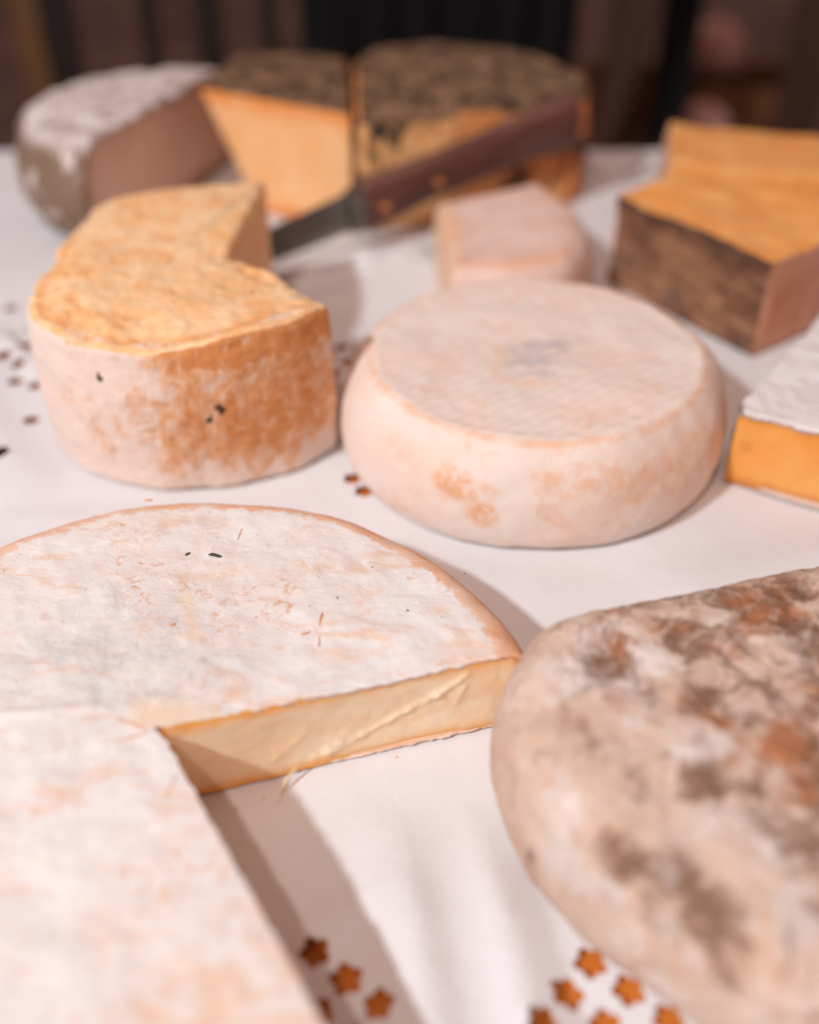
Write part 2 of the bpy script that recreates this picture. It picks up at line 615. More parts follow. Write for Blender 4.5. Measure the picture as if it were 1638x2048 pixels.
profA = profile(.1635, HA, .1470, .017, bot_r=.158, bot_fil=.003, ntop=95, nside=16, zmax=.3)
wheel(root, profA, HA, TH1, math.radians(302.8), 420, RIND_A, PASTE_A, hf=hfA, fine=fineA,
      rw=lambda th, z: .006 * math.sin(3 * th + 1) + .003 * math.sin(7 * th), attrs={'side': sideA, 'bare': bareA, 'grey': greyA},
      cut_disp=cutA, ns=190, nz=46, rag=.0011)
# thin broken skin under the cut faces (the base rind peeping out)
n = NT('base_skin')
BASESKIN = n.done(n.mix(n.noise(120, 4), (.84, .72, .64), (.72, .50, .36)), .7, n.bump(n.noise(200, 4), .5, .001))
for th, sg in ((TH1, -1), (math.radians(302.8), 1)):
    V = []; F = []
    for i in range(161):
        r = .002 + .157 * i / 160
        nx, ny = -math.sin(th) * sg, math.cos(th) * sg
        w = .0012 + .0013 * fn(r, 0, 0, 170, 2 + sg, 5)
        for k, (o_, z) in enumerate(((-.006, .0009), (w * .6, .0011 + .0005 * fn(r, 1, 0, 260, 5, 4)), (w, .0007), (w * .7, .0001), (-.006, .00005))):
            V.append((r * math.cos(th) + nx * o_, r * math.sin(th) + ny * o_, z))
    for i in range(160):
        for k in range(4):
            q = i * 5 + k
            F.append((q, q + 5, q + 6, q + 1))
    mesh_obj('base_rind', V, F, BASESKIN, root)
# cracks in the top skin
n = NT('rust_crack')
CRACK = n.done(n.mix(n.noise(300, 3), (.62, .22, .08), (.75, .42, .22)), .6)
def sliver(name, parent, x1, y1, x2, y2, w, zf, mat, lift=.0004, nseg=14, wob=.0006, thick=.0006):
    V = []; F = []
    L = math.hypot(x2 - x1, y2 - y1)
    nx, ny = -(y2 - y1) / L, (x2 - x1) / L
    for i in range(nseg + 1):
        t = i / nseg
        x = x1 + (x2 - x1) * t; y = y1 + (y2 - y1) * t
        o = wob * fn(x, y, 0, 300, 2, 3)
        ww = w * (math.sin(math.pi * min(1, max(0, t * .94 + .03))) ** .6) * (.75 + .5 * fn(x, y, 1, 500, 4, 2))
        x += nx * o; y += ny * o
        z = zf(x, y)
        V += [(x - nx * ww, y - ny * ww, z - thick), (x, y, z + lift), (x + nx * ww, y + ny * ww, z - thick)]
    for i in range(nseg):
        for k in range(2):
            q = i * 3 + k
            F.append((q, q + 1, q + 4, q + 3))
    return mesh_obj(name, V, F, mat, parent)
topA = lambda x, y: HA + hfA(x, y) + .0002
for a in ((.0625, .0670, .0616, .0592, .0014), (.0535, .0540, .0578, .0553, .0013), (.0622, .0522, .0621, .0465, .0009),
          (-.0175, .0050, -.0045, .0000, .0011), (-.0155, -.0068, -.0030, -.0022, .0012), (.0105, -.0330, .0125, -.0230, .0009),
          (.0160, .1225, .0170, .1300, .0007), (-.0068, .0614, -.0040, .0618, .0014), (-.0370, .1530, -.0330, .1535, .0010)):
    sliver('rind_crack', root, *a, topA, CRACK)

# ================================================================== whole round cheese
HR = .067
root = thing('round_cheese', 'whole round peach-coloured cheese with an orange line round its rim', 'cheese', (.0775, .5455, 0))
def smooth_profile(ctrl, ntop=60, per=7):
    P = [Vector(c) for c in ctrl]
    P = [P[0] * 2 - P[1]] + P + [P[-1] * 2 - P[-2]]
    out = [(max(1e-4, ctrl[0][0] * i / ntop), ctrl[0][1]) for i in range(ntop)]
    for i in range(1, len(P) - 2):
        for k in range(per):
            t = k / per
            a, b, c_, d = P[i - 1], P[i], P[i + 1], P[i + 2]
            q = .5 * (2 * b + (c_ - a) * t + (2 * a - 5 * b + 4 * c_ - d) * t * t + (3 * b - a - 3 * c_ + d) * t ** 3)
            out.append((q.x, max(0, q.y)))
    out.append(ctrl[-1])
    return out + [(max(1e-4, ctrl[-1][0] * (1 - i / 5)), 0) for i in range(1, 6)]
profR = smooth_profile([(.0940, .0668), (.0985, .0669), (.1030, .0652), (.1085, .0600), (.1150, .0500), (.1195, .0370), (.1212, .0240), (.1205, .0120), (.1165, .0030), (.1100, 0)])
def hfR(x, y):
    r = math.hypot(x, y)
    return .0016 * fn(x, y, 0, 14, 3, 3) + .012 * x - .0014 * sstep(.09, .02, r)
def ringR(r, z, th, x, y, j):
    d = abs(r - .1022 - .0012 * fn(math.cos(th) * .1, math.sin(th) * .1, 0, 30, 2, 3)) if z > HR * .75 else 1
    return sstep(.0036, .0008, d)
def centR(r, z, th, x, y, j):
    return sstep(.034, .006, math.hypot(x - .004, (y + .004)) + .012 * fn(x, y, 0, 40, 3, 3)) if z > HR * .8 else 0
def patchR(r, z, th, x, y, j):
    if z > HR * .97: return 0
    a = math.degrees(th) % 360
    v = 0
    for ca, cz, wa, wz, s in ((246, .040, 7, .009, 1), (252, .026, 5, .009, 1), (300, .040, 16, .014, .55), (280, .047, 14, .008, .6), (226, .048, 8, .008, .3), (330, .035, 12, .014, .5), (316, .052, 10, .006, .5)):
        q = math.hypot((a - ca) / wa, (z - cz) / wz)
        v = max(v, s * sstep(1.35, .35, q + .7 * fn(x, y, z, 45, 4, 4)))
    return v
n = NT('peach_rind')
base = n.mix(n.rng(n.noise(16, 6, .62), .32, .7), (.84, .735, .67), (.84, .66, .56))
stp = n.math('MULTIPLY', n.wave(95, 3.5, 4, n.map((.25, 1, 1), (0, 0, .35))), n.attr('flat'))
base = n.mix(n.rng(stp, .35, .9, 0, .22), base, (.70, .54, .45))
base = n.mix(n.rng(n.noise(70, 6, .7), .54, .68, 0, .45), base, (.86, .79, .74))
base = n.mix(n.rng(n.noise(30, 7, .72, None, .8), .52, .70, 0, .55), base, (.81, .46, .28))
rg = n.math('MULTIPLY', n.attr('ring'), n.rng(n.noise(60, 6, .7), .35, .62, .1, 1))
base = n.mix(n.math('MULTIPLY', rg, .6), base, (.84, .44, .22))
pm = n.math('MULTIPLY', n.attr('patch'), n.rng(n.noise(110, 6, .7), .35, .6))
base = n.mix(n.math('MULTIPLY', pm, .85), base, (.80, .38, .15))
cm = n.math('MULTIPLY', n.attr('cent'), n.rng(n.noise(65, 4, .6, n.map((1, 2.4, 1), (0, 0, .3))), .34, .6))
base = n.mix(n.math('MULTIPLY', cm, .8), base, (.46, .42, .44))
b = n.bump(stp, .16, .001)
b = n.bump(n.noise(70, 6, .65), .4, .0015, b)
RIND_R = n.done(base, .7, b, .15, (.003, .002, .001), spec=.25)
wheel(root, profR, HR, 0, 2 * math.pi, 300, RIND_R, None, hf=hfR,
      fine=lambda x, y, z: .0011 * fn(x, y, z, 24, 2, 3) + .0003 * fn(x, y, z, 130, 3, 3),
      rw=lambda th, z: .009 * math.sin(2 * th + .4) + .005 * math.sin(5 * th + z * 30) + .003 * math.sin(9 * th + 1), attrs={'ring': ringR, 'cent': centR, 'patch': patchR, 'flat': lambda r, z, th, x, y, j: sstep(HR * .93, HR * .97, z)})

# ================================================================== tall broken wedge with orange paste
HW = .102
ox, oy = -.14, .60
root = thing('cheese_wedge', 'tall chunk of orange cheese with a crumbly broken top and powdery rind', 'cheese', (ox, oy, 0))
plan = [(-.236, .592), (-.228, .535), (-.195, .500), (-.150, .485), (-.105, .491), (-.070, .508), (-.046, .534), (-.066, .556), (-.084, .584), (-.116, .606), (-.108, .742), (-.170, .732), (-.224, .700)]
types = [1, 1, 1, 1, 1, 1, 0, 0, 0, 0, 0, 0, 1]
radii = [.008, .018, .018, .018, .018, .012, .004, .004, .006, .004, .003, .012, .01]
plan = [(a - ox, b - oy) for a, b in plan]
n = NT('powdery_orange_rind')
base = n.mix(n.rng(n.noise(20, 6, .65), .35, .62), (.80, .67, .58), (.66, .33, .14))
lo = n.attr('powder')
m2 = n.math('ADD', lo, n.rng(n.noise(75, 8, .78, n.map((1, 1, .7)), .8), .2, .8, -.9, .9))
base = n.mix(n.rng(m2, -.15, .45), (.68, .28, .10), (.78, .44, .25))
base = n.mix(n.rng(m2, .3, .95), base, (.83, .66, .57))
base = n.mix(n.rng(n.noise(150, 6, .7), .56, .68, 0, .5), base, (.84, .74, .68))
base = n.mix(n.rng(n.noise(60, 5, .7), .62, .72, 0, .45), base, (.52, .20, .07))
base = n.mix(n.rng(n.attr('dark'), .4, .6), base, (.08, .045, .03))
b = n.bump(n.noise(60, 7, .7), .8, .003)
b = n.bump(n.noise(220, 5, .7), .6, .001, b)
RIND_W = n.done(base, .8, b, .1, (.003, .002, .001), spec=.2)
n = NT('crumbly_orange_paste')
c = n.mix(n.rng(n.noise(55, 6, .65, None, .5), .32, .66), (.89, .47, .20), (.93, .65, .39))
c = n.mix(n.rng(n.noise(24, 5, .6), .55, .68, 0, .5), c, (.82, .32, .06))
c = n.mix(n.rng(n.attr('edge'), .40, .9, 0, .75), c, (.74, .30, .08))
ew = n.math('ADD', n.attr('edge'), n.rng(n.noise(110, 6, .7), .25, .75, -.3, .3))
c = n.mix(n.math('MULTIPLY', n.rng(ew, .72, .92, 0, .85), n.rng(n.noise(30, 3), .38, .55)), c, (.83, .68, .59))
b = n.bump(n.voronoi(150, n.map((1, 1, 1))), .35, .0016)
b = n.bump(n.noise(260, 5, .7), .4, .0012, b)
PASTE_W = n.done(c, .6, b, .3, (.006, .003, .0012), spec=.3)
def hfW(x, y):
    e = .0020 * fn(x, y, 0, 26, 5, 3) + .0009 * abs(fn(x, y, 0, 85, 6, 2))
    e -= .004 * sstep(-.06, -.10, x)
    if y < .02: e -= .007 * sstep(.05, .0, x) * sstep(.072, .108, math.hypot(x, y + .005) + .012 * fn(x, y, 0, 45, 9, 3))
    q, t = segdist(x, y, .092, -.064, .02, .004)
    e -= .003 * sstep(.012, 0, q) * (.6 + fn(x, y, 0, 120, 9, 3))
    return e
def fineW(x, y, z, nz):
    side_ = 1 - abs(nz)
    e = (.0006 if nz > .6 else .0011) * fn(x, y, z, 55, 7, 3) + .0003 * fn(x, y, z, 200, 8, 2)
    if z > .07: e += -.0025 * side_ * max(0, fn(x, y, z, 48, 11, 3)) * sstep(.07, .1, z)
    return e
def powW(x, y, z):
    p = .40 + .60 * sstep(.040, .002, z) + .75 * sstep(.02, -.075, x) + .35 * sstep(.055, .085, z) * sstep(.05, -.03, x)
    q = math.hypot((x - .055) / .045, (z - .045) / .035)
    p -= .7 * sstep(.092, .0985, z + .006 * fn(x, y, z, 70, 13, 3))
    return p - .45 * sstep(1.3, .3, q) - .9 * sstep(.080, .088, z + .004 * fn(x, y, z, 60, 3, 3)) * sstep(-.02, .03, x)
def darkW(x, y, z):
    v = 0
    if y < -.03:
        for cx, cz, r in ((-.034, .077, .0024), (.031, .058, .0042), (.024, .051, .0026), (.0035, .040, .0014)):
            v = max(v, sstep(r * 1.0, r * .3, math.hypot(x - cx, z - cz) + .004 * fn(x, y, z, 260, 4, 4)))
    return v
block(root, plan, types, radii, HW, (-.02, -.03), {'top': ('broken_top', PASTE_W), 'rind': ('rind', RIND_W), 'cut': ('cut_face', PASTE_W)},
      fil=.005, hf=hfW, fine=fineW, step=.0016, ntop=80, nside=60, foot=.004,
      side=lambda t, w: w * (.003 * math.sin(3.14 * t)), attrs={'powder': powW, 'dark': darkW})

# ================================================================== grey wheel half at the back
HG = .099
ga = math.atan2(.955, .297)
root = thing('grey_cheese_half', 'half wheel with grey and white mouldy rind, its cut face turned from the lamps', 'cheese', (-.2335, .969, 0))
profG = profile(.144, HG, .106, .026, bot_r=.108, bot_fil=.014, ntop=40, nside=26, zmax=.45)
n = NT('grey_mould_rind')
base = n.mix(n.rng(n.noise(24, 7, .72, None, .5), .50, .60), (.25, .16, .11), (.82, .71, .66))
base = n.mix(n.math('MULTIPLY', n.attr('top'), n.rng(n.noise(50, 4), .3, .6, .35, .95)), base, (.80, .71, .69))
base = n.mix(n.rng(n.noise(60, 6, .7), .52, .64, 0, .6), base, (.17, .105, .07))
b = n.bump(n.noise(60, 7, .7), .9, .004)
RIND_G = n.done(base, .85, b, spec=.15)
PASTE_G = paste_mat('ivory_paste', (.68, .47, .38), (.44, .26, .19), (.74, .53, .43), eyes=.5, sss=.15)
wheel(root, profG, HG, ga, ga + math.pi, 150, RIND_G, PASTE_G, hf=lambda x, y: .0018 * fn(x, y, 0, 22, 2, 3),
      fine=lambda x, y, z: .0028 * fn(x, y, z, 42, 5, 4), rw=lambda th, z: .012 * math.sin(3 * th) - .07 * math.sin(th - ga) ** 2,
      attrs={'top': lambda r, z, th, x, y, j: sstep(.084, .097, z + .006 * fn(x, y, z, 40, 3, 3))}, rag=.005, solid=.004, ns=70, nz=40)

# ================================================================== herb crusted pieces
n = NT('herb_crust')
v = n.noise(38, 7, .8)
base = n.mix(n.rng(v, .38, .60), (.050, .030, .020), (.30, .18, .105))
base = n.mix(n.rng(n.noise(60, 4, .6), .60, .68, 0, .8), base, (.62, .33, .24))
b = n.bump(v, 1.0, .004)
HERB = n.done(base, .9, b, spec=.1)
n = NT('orange_black_rind')
base = n.mix(n.rng(n.noise(13, 5, .6, n.map((1, 1, .6)), .5), .36, .62), (.88, .48, .20), (.78, .30, .10))
base = n.mix(n.rng(n.noise(14, 7, .7, n.map((1, 1, .6), (0, 0, 0), (3.4, 1, 2)), .5), .47, .56), base, (.045, .032, .026))
base = n.mix(n.rng(n.noise(45, 6, .6), .60, .68, 0, .8), base, (.86, .60, .42))
h2 = n.math('ADD', n.attr('top'), n.rng(n.noise(40, 5), .2, .8, -.25, .25))
base = n.mix(n.rng(h2, .4, .62), base, n.mix(n.rng(n.noise(26, 3), .58, .66, 0, .75), n.mix(n.rng(n.noise(38, 7, .8), .38, .60), (.050, .030, .020), (.32, .19, .11)), (.60, .30, .20)))
b = n.bump(n.noise(70, 6, .75), .9, .004)
RIND_Y = n.done(base, .75, b, spec=.2)
PASTE_Y = paste_mat('golden_paste', (.90, .48, .21), (.80, .27, .05), (.92, .55, .28), eyes=.5, sss=.35)

ox, oy = .045, 1.03
root = thing('herb_crusted_cheese', 'large piece with dark herb crust on top and orange black patched side', 'cheese', (ox, oy, 0))
plan = [(-.045, .894), (.010, .911), (.095, .936), (.163, .966), (.176, 1.03), (.130, 1.12), (.045, 1.152), (-.030, 1.145), (-.056, 1.09)]
plan = [(a - ox, b - oy) for a, b in plan]
HY = .107
block(root, plan, [1, 1, 1, 1, 1, 1, 1, 0, 0], [.005, .02, .02, .014, .03, .03, .03, .02, .02], HY, (0, 0),
      {'top': ('herb_crust', HERB), 'cut': ('cut_face', PASTE_Y), 'rind': ('rind', RIND_Y)}, fil=.006, step=.0026, ntop=40, nside=34, top_rind=True,
      hf=lambda x, y: .0022 * fn(x, y, 0, 25, 2, 3),
      fine=lambda x, y, z, nz: .0018 * fn(x, y, z, 45, 4, 3) + (.0022 * fn(x, y, z, 170, 4, 2) if z > .09 else .0003 * fn(x, y, z, 200, 3, 2)),
      side=lambda t, w: w * .005 * math.sin(3.14 * t), attrs={'top': lambda x, y, z: sstep(.093, .103, z + .007 * fn(x, y, z, 30, 7, 3))})

ox, oy = -.12, .97
root = thing('herb_crusted_wedge', 'golden wedge under a dark herb crust standing beside the grey half wheel', 'cheese', (ox, oy, 0))
plan = [(-.196, .974), (-.051, .889), (-.055, .95), (-.060, 1.02), (-.068, 1.10), (-.178, 1.11)]
plan = [(a - ox, b - oy) for a, b in plan]
block(root, plan, [0, 0, 0, 0, 1, 0], [.003, .004, .01, .01, .01, .01], .108, (-.03, .0),
      {'top': ('herb_crust', HERB), 'cut': ('cut_face', PASTE_Y), 'rind': ('rind', RIND_Y)}, fil=.004, step=.003, ntop=24, nside=30, top_rind=True,
      fine=lambda x, y, z, nz: .0012 * fn(x, y, z, 60, 3, 3) * (1 if nz > .5 else .3) + (.0012 * fn(x, y, z, 260, 4, 2) if nz > .5 else 0), edge_k=.20, warp=undercut)

# ================================================================== small pink piece
ox, oy = .08, .765
root = thing('pink_cheese_piece', 'small cut piece of cheese with smooth pinkish rind lying below the knife handle', 'cheese', (ox, oy, 0))
plan = [(.0225, .815), (.030, .682), (.075, .676), (.122, .695), (.142, .745), (.140, .812), (.112, .866)]
plan = [(a - ox, b - oy) for a, b in plan]
n = NT('pink_rind')
base = n.mix(n.rng(n.noise(22, 6, .6), .35, .68), (.80, .61, .54), (.80, .54, .43))
base = n.mix(n.rng(n.noise(34, 6, .65), .60, .70, 0, .6), base, (.76, .40, .22))
base = n.mix(n.rng(n.attr('edge'), .5, 1, 0, .55), base, (.80, .40, .18))
RIND_P = n.done(base, .65, n.bump(n.noise(60, 6, .65), .4, .002), .1, (.003, .002, .001), spec=.25)
PASTE_P = paste_mat('pale_paste', (.86, .55, .34), (.82, .38, .14), (.88, .62, .42), sss=.3)
block(root, plan, [0, 1, 1, 1, 1, 1, 1], [.002, .006, .022, .022, .024, .024, .014], .06, (0, 0),
      {'top': ('top_rind', RIND_P), 'cut': ('cut_face', PASTE_P), 'rind': ('rind', RIND_P)}, fil=.012, step=.003, ntop=30, nside=20, top_rind=True,
      hf=lambda x, y: .0015 * fn(x, y, 0, 25, 3, 3) - .006 * sstep(.03, .075, x), fine=lambda x, y, z, nz: .0006 * fn(x, y, z, 50, 3, 3),
      side=lambda t, w: w * .006 * math.sin(3.14 * t))

# ================================================================== brown-rinded block and golden slab behind it
n = NT('brown_rind')
vv = n.map((1, 1, 3))
base = n.mix(n.rng(n.noise(26, 7, .68, vv, .6), .34, .66), (.17, .075, .042), (.42, .21, .115))
base = n.mix(n.rng(n.noise(30, 5, .6, n.map((1, 1, 1.6), (0, 0, 0), (2, 0, 1))), .56, .66, 0, .85), base, (.13, .085, .068))
base = n.mix(n.rng(n.noise(85, 6, .7, vv), .58, .68, 0, .5), base, (.52, .32, .22))
rim = n.math('ADD', n.attr('zz'), n.rng(n.noise(50, 5), .2, .8, -.2, .2))
base = n.mix(n.rng(rim, .80, .95, 0, .8), base, (.10, .055, .04))
b = n.bump(n.noise(55, 7, .7, vv), .9, .003)
RIND_B = n.done(base, .8, b, spec=.2)
PASTE_B = paste_mat('amber_paste', (.85, .35, .085), (.66, .24, .06), (.89, .45, .15), grain=.4, sss=.25, rough=.45, gscale=40)
PASTE_B_SHADE = paste_mat('shaded_amber_paste', (.60, .30, .19), (.40, .15, .075), (.64, .34, .22), grain=.3, sss=.15)  # cut face of the amber block, its shade put into a lower, tan colour
ox, oy = .26, .74
root = thing('brown_cheese_block', 'amber cheese block with a rough dark brown rind on its long side', 'cheese', (ox, oy, 0))
plan = [(.1655, .786), (.2535, .655), (.3700, .740), (.318, .782), (.214, .824)]
plan = [(a - ox, b - oy) for a, b in plan]
HB = .0755
block(root, plan, [1, 0, 0, 0, 0], [.003, .004, .004, .004, .006], HB, (0, .01),
      {'top': ('top_face', PASTE_B), 'rind': ('rind', RIND_B), 'cut': ('cut_face', PASTE_B_SHADE)}, fil=.0025, step=.0022, ntop=36, nside=34,
      hf=lambda x, y: .0040 * fn(x, y, 0, 16, 6, 3) + .003 * sstep(.02, .06, x), edge_k=.08,
      fine=lambda x, y, z, nz: .0008 * fn(x, y, z, 50, 3, 4),
      side=lambda t, w: -w * .005 * math.sin(3.14 * t) ** 1.0, attrs={'zz': lambda x, y, z: z / HB})
ox, oy = .30, .88
root = thing('amber_cheese_slab', 'amber slab of cheese with a pinkish edge lying behind the brown-rinded block', 'cheese', (ox, oy, 0))
plan = [(.2245, .866), (.324, .832), (.400, .806), (.402, .930), (.376, .946), (.247, .974)]
plan = [(a - ox, b - oy) for a, b in plan]
n = NT('rosy_rind')
RIND_S = n.done(n.mix(n.noise(40, 5), (.66, .36, .22), (.74, .48, .34)), .7, n.bump(n.noise(60, 5), .4, .002))
block(root, plan, [0, 0, 0, 0, 0, 1], [.003, .01, .01, .004, .004, .004], .074, (0, 0),
      {'top': ('top_face', PASTE_B), 'rind': ('rind', RIND_S), 'cut': ('cut_face', PASTE_B)}, fil=.003, step=.003, ntop=26, nside=20,
      hf=lambda x, y: .0035 * fn(x, y, 0, 14, 3, 3) + .004 * sstep(-.02, -.08, x), fine=lambda x, y, z, nz: .0012 * fn(x, y, z, 45, 3, 3), edge_k=.12,
      side=lambda t, w: w * .004 * math.sin(3.14 * t))

# ================================================================== white-topped wedge on the right
n = NT('snowy_rind')
base = n.mix(n.rng(n.noise(45, 6, .65), .35, .7), (.84, .80, .79), (.76, .68, .66))
base = n.mix(n.rng(n.noise(80, 6, .7), .62, .70, 0, .5), base, (.74, .46, .30))
base = n.mix(n.math('MULTIPLY', n.attr('side'), n.rng(n.noise(70, 5), .3, .6, .2, .9)), base, (.70, .52, .42))
b = n.bump(n.noise(90, 6, .7), .8, .002)
RIND_C = n.done(base, .85, b, .1, (.003, .002, .001), spec=.15)
PASTE_C = paste_mat('yellow_ripe_paste', (.86, .36, .075), (.60, .21, .04), (.89, .45, .13), eyes=.35, sss=.45, rough=.35)
root = thing('white_topped_wedge', 'wedge of ripe yellow cheese under a thick snowy white top rind', 'cheese', (.1935, .4985, 0))
HC = .053
profC = profile(.215, HC, .205, .008, bot_r=.208, bot_fil=.004, ntop=90, nside=14)
wheel(root, profC, HC, math.radians(-29.5), math.radians(53.5), 130, RIND_C, PASTE_C,
      hf=lambda x, y: .0014 * fn(x, y, 0, 35, 4, 3), fine=lambda x, y, z: .0005 * fn(x, y, z, 150, 3, 3),
      attrs={'side': lambda r, z, th, x, y, j: 1 - sstep(.02, .04, z)}, rag=.0022, solid=.004, ns=120, nz=34,
      cut_disp=lambda ei, r, z, ro: .0012 * math.sin(z / HC * 3.14) + .0006 * math.sin(r * 60))

# ================================================================== big mottled half wheel in front
HM = .070
cxm, cym = .165, .262
root = thing('mottled_cheese_half', 'big half wheel with thick furry rind mottled grey, brown and rust', 'cheese', (cxm, cym, 0))
def arc(a0, a1, r, k):
    out = []
    for i in range(k + 1):
        a = a0 + (a1 - a0) * i / k
        q = r - .013 * math.exp(-((a - 228) / 26) ** 2)
        out.append((q * math.cos(math.radians(a)), q * math.sin(math.radians(a))))
    return out
plan = [(-.108, .050)] + arc(176, 352, .129, 14) + [(.115, .094), (.030, .091)]
types = [1] * len(plan)
types[-1] = 0; types[-2] = 0; types[-3] = 1
radii = [.016] + [.012] * 15 + [.02, .01]
n = NT('mottled_fur_rind')
base = n.mix(n.rng(n.noise(17, 6, .6), .35, .66), (.74, .58, .48), (.66, .47, .36))
base = n.mix(n.rng(n.noise(30, 6, .65, n.map((1, 1, 1), (0, 0, 0), (1, 4, 2))), .53, .64, 0, .85), base, (.72, .62, .58))
rm = n.math('ADD', n.attr('rust'), n.rng(n.noise(52, 8, .72, n.map((1, 1, 1), (0, 0, 0), (5, 2, 7)), .6), .3, .7, -.75, .6))
base = n.mix(n.rng(rm, .05, 1.0, 0, .92), base, (.46, .17, .065))
gm = n.math('ADD', n.attr('mould'), n.rng(n.noise(64, 8, .74, n.map((1, 1, 1), (0, 0, 0), (8, 3, 4)), .6), .3, .7, -.7, .65))
base = n.mix(n.rng(gm, .05, 1.05, 0, .88), base, (.19, .095, .055))
pl = n.math('ADD', n.attr('pale'), n.rng(n.noise(60, 6, .7), .3, .7, -.5, .5))
base = n.mix(n.rng(pl, .15, .95, 0, .8), base, (.86, .77, .73))
b = n.bump(n.noise(45, 7, .7), .8, .004)
b = n.bump(n.noise(300, 4, .7), .4, .001, b)
RIND_M = n.done(base, .9, b, spec=.12)
def rustM(x, y, z):
    v = .28 * sstep(-.08, 0, x + .4 * y) * sstep(HM * .7, HM * .95, z)
    if z > HM * .5:
        for cx, cy, r, w in ((-.0847, .0245, .012, .75), (-.060, .030, .014, .6), (-.020, .046, .020, .9), (-.048, -.018, .010, .55), (-.020, -.030, .020, .9), (-.030, -.045, .014, .8), (.02, .0, .03, .7), (.03, -.06, .03, .6)):
            v = max(v, w * sstep(1.4, .3, math.hypot(x - cx, y - cy) / r))
    return v
def mouldM(x, y, z):
    v = (.10 + .38 * sstep(-.095, -.03, x + .4 * y)) * sstep(HM * .7, HM * .95, z)
    for cx, cy, cz, r, w in ((-.0900, -.0600, .055, .010, 1.2), (-.084, -.067, .054, .011, 1.2), (-.0774, -.0749, .056, .012, 1.15), (-.071, -.083, .056, .012, 1.15), (-.0650, -.090, .054, .011, 1.15), (-.059, -.096, .050, .010, 1.1),
                             (-.060, -.0404, .068, .011, .95), (-.0463, -.0472, .07, .011, .75), (-.041, -.058, .07, .012, .65), (-.0356, -.069, .07, .014, .85),
                             (-.002, .026, .07, .014, .8), (-.032, .020, .07, .013, .75), (-.0536, -.0036, .07, .013, .75), (-.064, -.0086, .07, .010, .65), (-.089, .0148, .07, .010, .7),
                             (-.112, -.0424, .03, .010, .6), (-.114, -.016, .04, .013, .45), (-.10, -.03, .05, .012, .4), (-.03, .055, .07, .012, .7), (.02, .045, .07, .02, .7), (.015, -.015, .07, .02, .7)):
        v = max(v, w * sstep(1.5, .3, math.sqrt((x - cx) ** 2 + (y - cy) ** 2 + ((z - cz) * .8) ** 2) / r))
    return v
def paleM(x, y, z):
    v = 0
    for cx, cy, cz, r, w in ((-.065, .016, .07, .010, .9), (-.105, -.0454, .05, .009, 1.0), (-.098, -.058, .046, .008, .8), (-.050, -.0613, .07, .012, .5), (-.058, -.023, .07, .012, .6), (-.10, .01, .06, .02, .45), (-.085, -.09, .035, .02, .45)):
        v = max(v, w * sstep(1.5, .3, math.sqrt((x - cx) ** 2 + (y - cy) ** 2 + ((z - cz) * .6) ** 2) / r))
    return v
PASTE_M = paste_mat('buff_paste', (.80, .58, .36), (.60, .34, .18), (.84, .64, .42), eyes=.3)
block(root, plan, types, radii, HM, (.0, -.01), {'top': ('top_rind', RIND_M), 'rind': ('side_rind', RIND_M), 'cut': ('cut_face', PASTE_M)},
      fil=.016, step=.0022, ntop=60, nside=26, foot=.008, top_rind=True,
      hf=lambda x, y: .0016 * fn(x, y, 0, 22, 3, 3) + .0010 * fn(x, y, 0, 70, 4, 3) - .004 * sstep(.06, .125, math.hypot(x, y)) * sstep(.03, -.03, y),
      fine=lambda x, y, z, nz: .0010 * fn(x, y, z, 40, 5, 4) + .0005 * fn(x, y, z, 160, 6, 3), side=lambda t, w: w * .006 * math.sin(3.14 * t) - .002,
      attrs={'rust': rustM, 'mould': mouldM, 'pale': paleM})

# ================================================================== knife leaning on the herb wheel
n = NT('dark_rosewood')
g = n.noise(16, 6, .65, n.map((1, 9, 9)), .6)
WOOD_K = n.done(n.mix(n.rng(g, .3, .7), (.10, .038, .029), (.20, .088, .066)), .45, n.bump(g, .2, .0008), spec=.35)
n = NT('steel')
STEEL = n.done(n.mix(n.noise(30, 3, .5, n.map((1, 14, 14))), (.17, .155, .145), (.26, .24, .22)), .36, spec=.5, metal=1.0)
n = NT('brass')
BRASS = n.done((.78, .30, .11), .4, metal=.15)
P0 = Vector((-.0365, .850, .043)); P1 = Vector((.1515, .9400, .0905))
ax = (P1 - P0).normalized()
root = thing('cheese_knife', 'broad knife with riveted dark wooden handle leaning on the herb-crusted piece', 'knife', tuple(P0))
zz = Vector((0, 0, 1)); sidev = zz.cross(ax).normalized(); upv = ax.cross(sidev).normalized()
tilt = math.radians(18)
from mathutils import Matrix
M = Matrix((ax, sidev, upv)).transposed().to_4x4()
root.rotation_euler = (M.to_3x3() @ Matrix.Rotation(tilt, 3, 'X')).to_euler()
L = (P1 - P0).length
# handle: oval sections along local x, wavy outline
V = []; F = []; NS, NR = 44, 20
for i in range(NS + 1):
    t = i / NS
    x = -.004 + (L + .010) * t
    hh = .0235 + .0022 * math.cos(t * 6.2) + .0035 * sstep(.75, .98, t) - .0015 * math.exp(-((t - .28) / .1) ** 2)
    if t > .93: hh *= math.sqrt(max(.02, 1 - ((t - .93) / .072) ** 2))
    ww = .0095 * (1 if t < .95 else math.sqrt(max(.02, 1 - ((t - .95) / .052) ** 2)))
    zc = -.004 * sstep(.7, 1, t) + .002 * math.sin(t * 3.1)
    for k in range(NR):
        a = 2 * math.pi * k / NR
        ca, sa = math.cos(a), math.sin(a)
        V.append((x, ww * math.copysign(abs(ca) ** .6, ca), zc + hh * math.copysign(abs(sa) ** .6, sa)))
for i in range(NS):
    for k in range(NR):
        k2 = (k + 1) % NR
        F.append((i * NR + k, i * NR + k2, (i + 1) * NR + k2, (i + 1) * NR + k))
